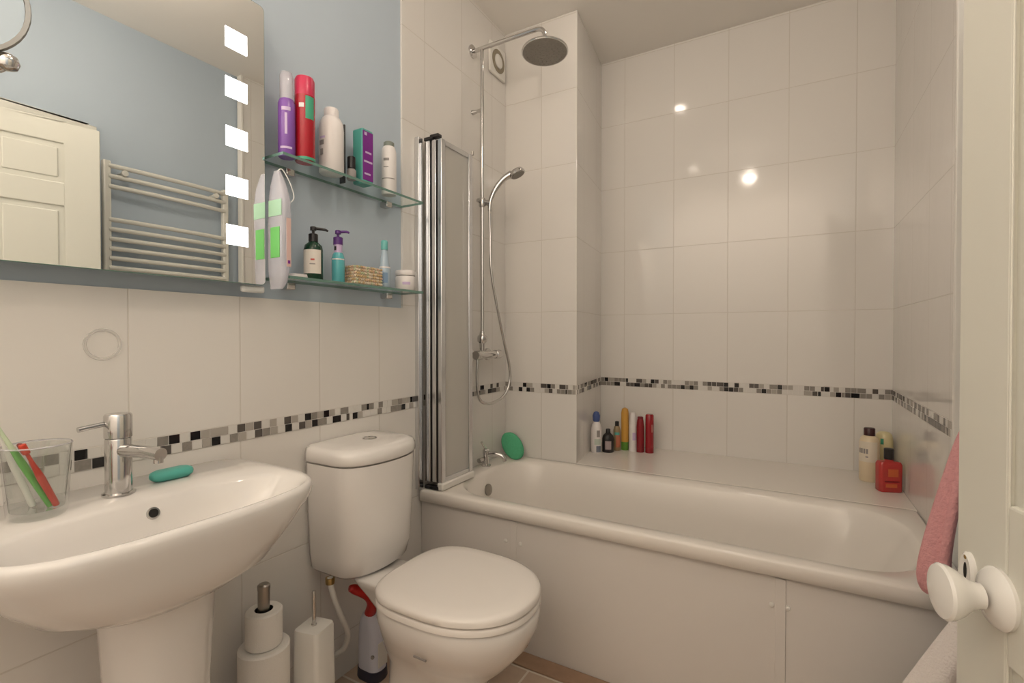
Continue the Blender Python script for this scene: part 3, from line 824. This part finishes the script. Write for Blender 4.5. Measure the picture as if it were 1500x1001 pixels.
# toilet cleaner bottle behind the pan
t = thing('toilet_cleaner', 'white cleaner bottle with a dark base and red curved neck behind the toilet', 'bottle', (.085, 1.185, 0))
MB().loft([rrect(.085, 1.185, .095, .070, .03, .0), rrect(.085, 1.185, .100, .074, .03, .006), rrect(.085, 1.185, .098, .072, .03, .036)]).build('base_band', col('navy_base', (0.035, 0.035, 0.06), 0.4), t, angle=60)
P_BLUEW = col('bluish_white_plastic', (0.70, 0.71, 0.80), 0.3)
MB().loft([rrect(.085, 1.185, .094, .068, .03, .036), rrect(.085, 1.185, .094, .068, .03, .11), rrect(.083, 1.185, .086, .066, .03, .165), rrect(.08, 1.183, .066, .055, .026, .20), rrect(.078, 1.18, .04, .036, .017, .215)]).build('bottle_body', P_BLUEW, t, angle=60)
P_DUCKRED = col('bright_red_plastic', (0.60, 0.015, 0.012), 0.35)
MB().tube([(.078, 1.18, .208), (.108, 1.165, .258), (.114, 1.14, .300), (.095, 1.10, .332), (.088, 1.085, .338)], [.018, .019, .018, .015, .009], 14).build('curved_neck', P_DUCKRED, t)
MB().box(.131, .1335, 1.165, 1.205, .05, .13).build('label', M_WPLAST, t)
MB().lathe((.118, 1.154, .09), [(.006, 0), (.006, .004)], (.6, -1, 0), 12).build('label_dot', P_GREY, t)

# ================================================================== TOILET ROLL STAND AND BRUSH
SX, SY = 0.105, 0.785
st = thing('toilet_roll_stand', 'chrome pole stand holding spare toilet rolls beside the washbasin', 'toilet roll stand', (SX, SY, 0))
MB().lathe((SX, SY, 0), [(.072, 0), (.072, .006), (.066, .010), (.012, .012)], n=36).build('stand_base', M_CHROME, st)
MB().lathe((SX, SY, .01), [(.006, 0), (.006, .405)], n=16).build('pole', M_CHROME, st)
MB().lathe((SX, SY, .412), [(.010, 0), (.0145, .004), (.0145, .062), (.0155, .066), (.0155, .076), (.012, .079)], n=24).build('pole_top', M_DCHROME, st)
def roll(z0, r, h, lab):
    t = thing('toilet_roll', lab, 'toilet roll', (SX, SY, z0), 'spare toilet rolls on the pole')
    MB().lathe((SX, SY, z0), [(.022, 0), (r - .004, 0), (r, .004), (r, h - .004), (r - .004, h), (.022, h)], n=44, cap0=False, cap1=False).build('paper', M_PAPER, t)
    MB().lathe((SX, SY, z0), [(.0225, .001), (.0225, h - .001), (.0205, h - .001), (.0205, .001)], n=28, cap0=False, cap1=False).build('core', M_DHOLE, t)
roll(.333, .0445, .092, 'smaller part-used toilet roll, topmost on the chrome pole')
roll(.228, .062, .104, 'full white toilet roll below the smaller topmost one')
roll(.122, .062, .104, 'full white toilet roll second from the floor on the pole')
roll(.0145, .062, .104, 'full white toilet roll lowest on the chrome pole')
HX, HY = .150, .904
tb = thing('toilet_brush', 'white square toilet brush holder with a chrome handle in front of the cistern', 'toilet brush', (HX, HY, 0))
ca, sa2 = cos(radians(12)), sin(radians(12))
def hr(wd, z, r=.012):
    return [(HX + (p[0] * ca - p[1] * sa2), HY + (p[0] * sa2 + p[1] * ca), z) for p in rrect(0, 0, wd, wd, r, z, 5)]
MB().loft([hr(.088, 0), hr(.088, .004), hr(.080, .325), hr(.076, .333), hr(.05, .3345)]).build('holder', M_WPLAST, tb, angle=50)
MB().lathe((HX, HY, .334), [(.0075, 0), (.0075, .004), (.0055, .006), (.0055, .092), (.0045, .096)], n=16).build('handle', M_CHROME, tb)

# ================================================================== BATH
bath = thing('bathtub', 'white built-in bathtub along the back of the room', 'bathtub', (0.845, 1.86, 0))
x0, x1, y0, y1 = 0.001, RW - 0.002, 1.516, 2.204
cx, cy = (x0 + x1) / 2, (y0 + y1) / 2
def br(z, i, r):
    return rrect(cx, cy, x1 - x0 - 2 * i, y1 - y0 - 2 * i, r, z, 12)
def ir(z, xa, xb, ya, yb, r):
    return rrect((xa + xb) / 2, (ya + yb) / 2, xb - xa, yb - ya, r, z, 12)
MB().loft([br(.478, .004, .012), br(.480, 0, .014), br(.516, 0, .014), br(.522, .003, .016), br(.525, .010, .02),
           ir(.525, .085, 1.635, 1.566, 2.150, .20), ir(.521, .092, 1.628, 1.573, 2.143, .196), ir(.505, .102, 1.615, 1.583, 2.133, .19), ir(.40, .12, 1.56, 1.605, 2.11, .18),
           ir(.25, .14, 1.48, 1.63, 2.085, .17), ir(.15, .17, 1.40, 1.66, 2.055, .16), ir(.125, .22, 1.34, 1.70, 2.01, .15), ir(.12, .6, .9, 1.80, 1.90, .04)], False, True).build('tub', M_ACRYL, bath, angle=70)
MB().lathe((.1135, 1.86, .445), [(.026, 0), (.026, .006), (.021, .010), (.012, .010), (.002, .012)], (1, 0, .12), 28).build('overflow_cover', M_DCHROME, bath)
MB().lathe((.30, 1.855, .1235), [(.03, 0), (.03, .003), (.02, .006), (.001, .008)], n=24).build('plug', M_CHROME, bath)
# panels: three boards, with cover strips and screw caps
PY = 1.535
segs = [(0.003, 0.430, 'short white bath panel behind the toilet'), (0.433, 1.276, 'long white middle panel on the bath front'), (1.279, 1.688, 'white bath panel at the door end of the bath')]
for (a, bb, lab) in segs:
    t = MB().box(a, bb, PY, PY + .016, 0.0, .4785).build('panel', M_PANEL, bath, bevel=0.002)
    t['label'] = lab
    for xx in ((bb - .032,) if a < .1 else ((a + .026, bb - .020) if a < 1 else (a + .016,))):
        for zz in (.392, .10):
            MB().lathe((xx, PY, zz), [(.007, 0), (.0065, .003), (.003, .0045)], (0, -1, 0), 16).build('screw_cap', M_WPLAST, t)
for xx, lab in ((.4315, 'narrow white joint strip between bath panels behind the toilet'), (1.2775, 'narrow white joint strip between bath panels near the door')):
    MB().box(xx - .013, xx + .013, PY - .0035, PY - .0002, .0, .470).build('joint_strip', M_PANEL, bath, bevel=0.0012)

# bath mixer tap
bt = thing('bath_mixer_tap', 'small chrome bath mixer tap on the rim by the shower', 'tap', (.05, 1.945, .525))
MB().lathe((.050, 1.945, .525), [(.022, 0), (.022, .006), (.015, .010), (.014, .055), (.017, .060), (.017, .075), (.012, .080)], n=24).build('tap_body', M_CHROME, bt)
MB().tube([(.050, 1.945, .578), (.09, 1.955, .585), (.128, 1.965, .575), (.140, 1.968, .552)], [.010, .011, .011, .010], 14).build('spout', M_CHROME, bt)
MB().tube([(.050, 1.945, .600), (.052, 1.92, .625), (.054, 1.90, .645)], [.006, .005, .0055], 12).build('lever', M_CHROME, bt)
MB().tube([(.045, 1.925, .56), (.045, 1.89, .56)], [.010, .011], 12, smooth=False).build('side_knob', M_CHROME, bt)

# ================================================================== FOLDED BATH SCREEN
scn = thing('bath_screen', 'folding glass bath screen folded flat against the tiled wall', 'shower screen', (.06, 1.64, .525))
zb, zt = .556, 1.915
MB().box(.0, .020, 1.500, 1.528, .527, 1.925).build('wall_profile', M_ALU, scn, bevel=0.003)
for k, xx in enumerate((.030, .058, .086)):
    f = MB()
    ya, yb = 1.532 + .002 * k, 1.752 - .003 * (2 - k)
    f.box(xx, xx + .020, ya, ya + .026, zb, zt)
    f.box(xx, xx + .020, yb - .026, yb, zb, zt)
    f.box(xx + .002, xx + .018, ya + .026, yb - .026, zt - .020, zt)
    f.box(xx + .002, xx + .018, ya + .026, yb - .026, zb, zb + .018)
    fr = f.build('panel_frame', M_ALU, scn, bevel=0.003)
    MB().box(xx + .008, xx + .013, ya + .026, yb - .026, zb + .018, zt - .020).build('glass_pane', M_SCREEN, fr)
    # dark gasket line between the profiles
    MB().box(xx - .006, xx - .0015, ya + .002, ya + .020, zb, zt - .004).build('gasket', M_BLACK if k else M_DCHROME, scn)
MB().box(.084, .112, 1.532, 1.758, .5265, .556).build('bottom_seal', M_WPLAST, scn, bevel=0.006)
for (xx, zz) in ((.030, zt), (.060, zt + .006), (.030, .527), (.058, .527)):
    MB().box(xx - .008, xx + .034, 1.530, 1.556, zz, zz + .014).build('pivot_cap', M_BLACK, scn, bevel=0.003)
MB().lathe((.105, 1.752, zt + .004), [(.006, -.004), (.006, .012), (.003, .014)], n=12).build('stop_pin', M_DCHROME, scn)

# ================================================================== SHOWER
SY2 = 1.905
sh = thing('shower_rail_kit', 'chrome shower rail with overhead rose and bar valve on the tiled wall', 'shower', (.055, SY2, 1.05))
MB().lathe((0, SY2, 2.462), [(.030, 0), (.030, .006), (.024, .010), (.013, .012)], (1, 0, 0), 28).build('wall_flange', M_CHROME, sh)
MB().tube([(0.004, SY2, 2.462), (.15, SY2, 2.463), (.30, SY2, 2.463), (.350, SY2, 2.460), (.372, SY2, 2.440), (.375, SY2, 2.394)], .0095, 12).build('shower_arm', M_CHROME, sh)
ra = Vector((-.02, .05, 1)).normalized(); rc = Vector((.375, SY2, 2.352))
MB().lathe(rc, [(.098, 0), (.100, .003), (.099, .008), (.060, .014), (.018, .022), (.015, .044)], ra, 48, True, True).build('shower_rose', M_CHROME, sh)
rb = MB().lathe(rc, [(.001, -.0015), (.090, -.0015), (.0965, .0005)], ra, 48, True, False)
e1 = ra.cross(Vector((1, 0, 0))).normalized(); e2 = ra.cross(e1)
for ring_r, cnt in ((.02, 8), (.04, 14), (.06, 20), (.08, 26)):
    for i in range(cnt):
        p = rc + e1 * ring_r * cos(2 * pi * i / cnt) + e2 * ring_r * sin(2 * pi * i / cnt)
        rb.lathe(p, [(.0024, -.001), (.0014, -.0045)], ra, 6)
rb.build('nozzle_plate', M_ROSE, sh)
MB().lathe((.055, SY2, 1.055), [(.0085, 0), (.0085, 1.405)], n=14).build('riser_pipe', M_CHROME, sh)
MB().lathe((.055, 1.850, 1.050), [(.019, 0), (.021, .004), (.021, .044), (.018, .046), (.018, .164), (.021, .166), (.021, .206), (.019, .210)], (0, 1, 0), 26).build('bar_valve', M_CHROME, sh)
for y in (1.88, 2.03):
    MB().lathe((0, y, 1.050), [(.030, 0), (.028, .010), (.014, .014), (.014, .045)], (1, 0, 0), 22).build('valve_elbow', M_CHROME, sh)
MB().lathe((.055, SY2, 1.105), [(.012, -.03), (.014, 0), (.022, .008), (.024, .020), (.022, .032), (.014, .040), (.011, .055)], n=22).build('diverter', M_CHROME, sh)
MB().tube([(0.002, SY2, 2.18), (.03, SY2, 2.18), (.055, SY2, 2.18)], [.012, .007, .011], 12).build('rail_bracket', M_CHROME, sh)
MB().lathe((.055, SY2, 1.735), [(.014, 0), (.016, .004), (.016, .036), (.014, .040)], n=18).tube([(.055, SY2, 1.755), (.085, SY2 + .012, 1.752)], [.012, .014], 14, smooth=False).tube([(.055, SY2, 1.757), (.050, SY2 - .030, 1.760)], [.010, .009], 12, smooth=False).build('slider', M_CHROME, sh)
# hand shower with its hose
hs = thing('hand_shower', 'chrome hand shower on its hose clipped to the slider of the rail', 'shower head', (.09, 1.92, 1.74))
MB().tube([(.088, SY2 + .013, 1.715), (.092, SY2 + .014, 1.76), (.115, SY2 + .022, 1.815), (.150, SY2 + .034, 1.858), (.185, SY2 + .048, 1.880)], [.009, .011, .0125, .0135, .017], 14).build('handle', M_CHROME, hs)
ha = Vector((.42, .14, -.90)).normalized()
MB().lathe((.203, SY2 + .054, 1.893), [(.010, -.008), (.030, .000), (.036, .010), (.037, .020), (.034, .023)], ha, 30).build('spray_head', M_CHROME, hs)
MB().lathe(Vector((.203, SY2 + .054, 1.893)) + ha * .0232, [(.032, 0), (.030, .002), (.001, .0025)], ha, 30).build('spray_face', M_ROSE, hs)
hp = [(.088, SY2 + .013, 1.717), (.086, 1.925, 1.62), (.09, 1.93, 1.43), (.105, 1.99, 1.18), (.110, 2.062, .985), (.106, 2.06, .895), (.092, 2.02, .842), (.075, 1.94, .822), (.058, 1.880, .845), (.052, 1.865, .93), (.053, 1.868, 1.03)]
MB().tube(hp, .0068, 10, 8).build('hose', M_CHROME, hs)

# extractor fan
fan = thing('extractor_fan', 'square white extractor fan grille high on the tiled wall by the corner', 'fan', (0, 2.115, 2.515))
MB().box(0, .014, 2.040, 2.190, 2.438, 2.592).build('fan_cover', M_WPLAST, fan, bevel=0.006)
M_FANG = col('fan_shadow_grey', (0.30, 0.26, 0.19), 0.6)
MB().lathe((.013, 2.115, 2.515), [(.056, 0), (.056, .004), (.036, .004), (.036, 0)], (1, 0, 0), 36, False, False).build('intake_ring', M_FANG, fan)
MB().lathe((.013, 2.115, 2.515), [(.034, 0), (.034, .006), (.028, .009), (.001, .010)], (1, 0, 0), 32).build('centre_cap', M_WPLAST, fan)

# ================================================================== THINGS ON THE BATH
LZ = .523
# green sponge, leaning on the wall corner
spx, spy = .085, 2.135
sp_ = MB(); rg = []
for (h, s) in ((-.019, .55), (-.016, .85), (-.008, 1.0), (.008, 1.0), (.016, .85), (.019, .55)):
    ring = []
    for i in range(28):
        a = 2 * pi * i / 28
        u = .060 * s * cos(a) - .020 * s * sin(a); v = .070 * s * sin(a)
        # plane leaning back in y, turned a little
        pz = LZ + .002 + .062 + v * .86
        py = spy + v * .32 + h * .9
        px = spx + u * .95 - v * .18 + h * .2
        ring.append((px, py, pz))
    rg.append(ring)
sp_.loft(rg)
tag(sp_.build('bath_sponge', M_SPONGE, origin=(spx, spy, LZ), angle=80), 'green bath sponge propped on the bath rim by the tiled corner', 'sponge')

GB = 'bottles at the left end of the bath ledge'
P_NAVY = col('blue_cap', (0.06, 0.10, 0.28), 0.35)
A = -70.0
bottle('cleaning_spray', 'white bottle with a blue top, leftmost on the bath ledge', 'bottle', (.405, 2.470, LZ),
       [(.025, 0), (.028, .004), (.028, .125), (.022, .150), (.013, .165)], P_WHITE,
       [(.014, .163), (.019, .170), (.020, .195), (.013, .212), (.004, .217)], P_NAVY, 'trigger_top',
       [(col('label_pale_green', (0.55, 0.62, 0.55), 0.5), .045, .075, A - 20, A + 50, .0281, 'front_label'), (col('slate_print', (0.16, 0.18, 0.24), 0.5), .006, .038, A + 0, A + 55, .0281, 'base_print'), (P_GREY, .085, .12, A + 5, A + 40, .0281, 'lettering')], GB)
bottle('shampoo_bottle', 'squat black bottle with a pale label on the bath ledge', 'bottle', (.456, 2.510, LZ),
       [(.028, 0), (.031, .004), (.031, .070), (.026, .088), (.014, .100)], M_BLACK,
       [(.012, .099), (.012, .120), (.009, .123)], M_BLACK, 'cap',
       [(col('mauve_label', (0.42, 0.34, 0.34), 0.5), .018, .062, A - 30, A + 30, .0312, 'paper_label')], GB)
bottle('shower_gel', 'slim greenish-brown bottle with a small black cap on the bath ledge', 'bottle', (.487, 2.565, LZ),
       [(.016, 0), (.019, .003), (.019, .110), (.014, .128), (.010, .133)], col('olive_amber_bottle', (0.32, 0.24, 0.13), 0.3),
       [(.0105, .132), (.0105, .155), (.008, .157)], M_BLACK, 'cap',
       [(col('label_rust', (0.46, 0.15, 0.08), 0.5), .020, .085, A - 20, A + 60, .0192, 'front_label'), (P_TEAL, .085, .10, A - 40, A + 40, .0192, 'top_band')], GB)
bottle('shower_gel', 'tall orange-yellow bottle with a green base on the bath ledge', 'bottle', (.520, 2.600, LZ),
       [(.018, .044), (.0205, .046), (.0205, .200), (.016, .222), (.004, .228)], col('amber_yellow', (0.62, 0.33, 0.06), 0.3),
       [(.018, 0), (.020, .003), (.020, .044)], col('grass_green_base', (0.12, 0.30, 0.04), 0.35), 'green_base', (), GB)
bottle('lotion_tube', 'white tube between the yellow and the red bottles on the ledge', 'bottle', (.564, 2.598, LZ),
       [(.020, 0), (.021, .003), (.021, .130), (.016, .190), (.013, .205)], P_WHITE,
       [(.0215, 0), (.0215, .03)], P_WHITE, 'cap', [(P_LILAC, .06, .10, A - 10, A + 40, .021, 'lettering')], GB)
bottle('shampoo_bottle', 'shorter dark red bottle on the bath ledge beside the white tube', 'bottle', (.606, 2.590, LZ),
       [(.018, 0), (.020, .003), (.020, .130), (.017, .165), (.014, .178)], col('maroon_bottle', (0.26, 0.012, 0.02), 0.25),
       [(.015, .176), (.015, .186), (.012, .188)], col('maroon_cap', (0.20, 0.01, 0.018), 0.3), 'cap', (), GB)
bottle('shampoo_bottle', 'taller dark red bottle at the right of the left-hand ledge group', 'bottle', (.652, 2.600, LZ),
       [(.0195, 0), (.0215, .003), (.0215, .150), (.021, .197), (.016, .203)], col('red_bottle', (0.33, 0.014, 0.022), 0.25),
       [(.0218, .0), (.0218, .028)], col('red_cap', (0.30, 0.012, 0.02), 0.3), 'cap', [(col('faint_print', (0.48, 0.16, 0.14), 0.5), .11, .15, A + 20, A + 40, .0216, 'lettering')], GB)
GR = 'bottles at the right end of the bath ledge'
B2 = -110.0
bottle('body_lotion', 'cream bottle with a dark brown cap at the right end of the bath ledge', 'bottle', (1.590, 2.560, LZ),
       [(.032, 0), (.036, .005), (.037, .090), (.036, .165), (.030, .185), (.020, .194)], col('cream_bottle', (0.78, 0.66, 0.46), 0.3),
       [(.0205, .193), (.0205, .222), (.018, .225)], col('dark_brown_cap', (0.045, 0.010, 0.012), 0.35), 'cap',
       [(col('ivory_label', (0.80, 0.73, 0.60), 0.5), .085, .170, B2 - 60, B2 + 60, .0373, 'front_label')] +
       [(P_GREY, .120, .140, B2 - 48 + 15 * i, B2 - 38 + 15 * i, .0381, 'lettering') for i in range(4)] + [(P_GREY, .104, .109, B2 - 6, B2 + 8, .0381, 'lettering')], GR)
bottle('body_lotion', 'pale yellow bottle behind the red square bottle on the ledge', 'bottle', (1.651, 2.640, LZ),
       [(.029, 0), (.032, .005), (.032, .165), (.028, .190), (.018, .200), (.004, .202)], col('pale_yellow_bottle', (0.76, 0.68, 0.40), 0.3),
       [(.0325, .0), (.0325, .02)], P_WHITE, 'cap', [(P_GREEN, .15, .175, B2 - 10, B2 + 10, .0322, 'leaf_print')], GR)
# red square bottle
bx_, by_ = 1.638, 2.425
t = thing('shower_gel', 'square red shower gel bottle with a black cap at the right of the ledge', 'bottle', (bx_, by_, LZ), GR)
def rq(z, wx, wy, r=.012):
    a = radians(20); return [(bx_ + p[0] * cos(a) - p[1] * sin(a), by_ + p[0] * sin(a) + p[1] * cos(a), z) for p in rrect(0, 0, wx, wy, r, z, 6)]
MB().loft([rq(LZ, .076, .040), rq(LZ + .004, .082, .046), rq(LZ + .108, .082, .046), rq(LZ + .118, .074, .040), rq(LZ + .121, .03, .03, .014), rq(LZ + .130, .028, .028, .013)]).build('bottle_body', col('coral_red_gel', (0.50, 0.045, 0.04), 0.15), t, angle=50)
MB().lathe((bx_, by_, LZ + .128), [(.0165, 0), (.0165, .040), (.014, .042)], n=24).build('cap', M_BLACK, t)
a = radians(20)
def lq(u0, u1, z0, z1, mt, d):
    q = []
    for z in (z0, z1):
        for (u, v) in ((u0, -.0225), (u1, -.0225), (u1, -.0225 - d), (u0, -.0225 - d)):
            q.append((bx_ + u * cos(a) - v * sin(a), by_ + u * sin(a) + v * cos(a), LZ + z))
    MB().add(q, [(0, 3, 2, 1), (4, 5, 6, 7), (0, 1, 5, 4), (1, 2, 6, 5), (2, 3, 7, 6), (3, 0, 4, 7)]).build('front_label', mt, t)
lq(-.014, .022, .062, .092, col('orange_print', (0.62, 0.13, 0.04), 0.3), .001)
lq(-.026, .026, .040, .046, col('dark_red_print', (0.25, 0.01, 0.015), 0.3), .001)
lq(-.022, .018, .020, .034, MATS['orange_print'], .001)

# ================================================================== TOWELS ON THE RADIATOR (door side)
def cloth(name, label, mt, rows, th=0.010, origin=None):
    """rows: (z, [(x, y) ...]) from top to bottom, each row the plan line of the hanging cloth, given thickness"""
    m = MB(); n = len(rows[0][1]); vs = []; fs = []
    for z, line in rows:
        P = [Vector((p[0], p[1], 0)) for p in line]
        for i, p in enumerate(P):
            d = (P[min(i + 1, n - 1)] - P[max(i - 1, 0)]).normalized()
            nv = Vector((-d.y, d.x, 0)) * th / 2
            vs.append((p.x + nv.x, p.y + nv.y, z)); vs.append((p.x - nv.x, p.y - nv.y, z))
    k = len(rows); w2 = 2 * n
    for r in range(k - 1):
        for i in range(n - 1):
            a0 = r * w2 + 2 * i
            fs.append((a0, a0 + 2, a0 + 2 + w2, a0 + w2)); fs.append((a0 + 1, a0 + 1 + w2, a0 + 3 + w2, a0 + 3))
        e = r * w2 + 2 * (n - 1)
        fs.append((r * w2, r * w2 + w2, r * w2 + w2 + 1, r * w2 + 1)); fs.append((e, e + 1, e + 1 + w2, e + w2))
    for i in range(n - 1):
        fs.append((2 * i, 2 * i + 1, 2 * i + 3, 2 * i + 2))
        b0 = (k - 1) * w2 + 2 * i
        fs.append((b0, b0 + 2, b0 + 3, b0 + 1))
    m.add(vs, fs)
    o = m.build(name, mt, origin=origin, subsurf=2, angle=180)
    return tag(o, label, 'towel')
def fold(cx_, cy_, half, amp, ph, n=13, dirx=0.25, diry=0.97):
    return [(cx_ + dirx * half * (2 * i / (n - 1) - 1) + amp * sin(ph + i * 1.25), cy_ + diry * half * (2 * i / (n - 1) - 1)) for i in range(n)]
cloth('pink_towel', 'pink fluffy towel hanging at the end of the bath by the door edge', M_PINK,
      [(.955, fold(1.655, 1.44, .03, .004, 0)), (.93, fold(1.640, 1.44, .045, .010, .2)), (.85, fold(1.622, 1.44, .06, .014, .3)), (.75, fold(1.603, 1.44, .075, .020, .4)),
       (.66, fold(1.588, 1.44, .085, .026, .5)), (.60, fold(1.582, 1.44, .09, .028, .6)), (.565, fold(1.590, 1.44, .08, .022, .6))], .02, (1.64, 1.44, .57))
def spread(xl, xr, amp, ph, n=15, yl=1.27, yr=1.17):
    return [(xl + (xr - xl) * i / (n - 1), yl + (yr - yl) * i / (n - 1) + amp * sin(ph + i * 1.3)) for i in range(n)]
cloth('white_towel', 'white towel spreading out below the door knob in front of the bath panel', M_WTOWEL,
      [(.655, spread(1.625, 1.675, .004, 0)), (.62, spread(1.600, 1.675, .008, .2)), (.55, spread(1.566, 1.67, .012, .4)), (.48, spread(1.532, 1.665, .014, .5)),
       (.38, spread(1.484, 1.66, .016, .6)), (.25, spread(1.43, 1.655, .018, .7)), (.10, spread(1.39, 1.65, .018, .7)), (.012, spread(1.38, 1.65, .016, .7))], .012, (1.5, 1.22, .01))
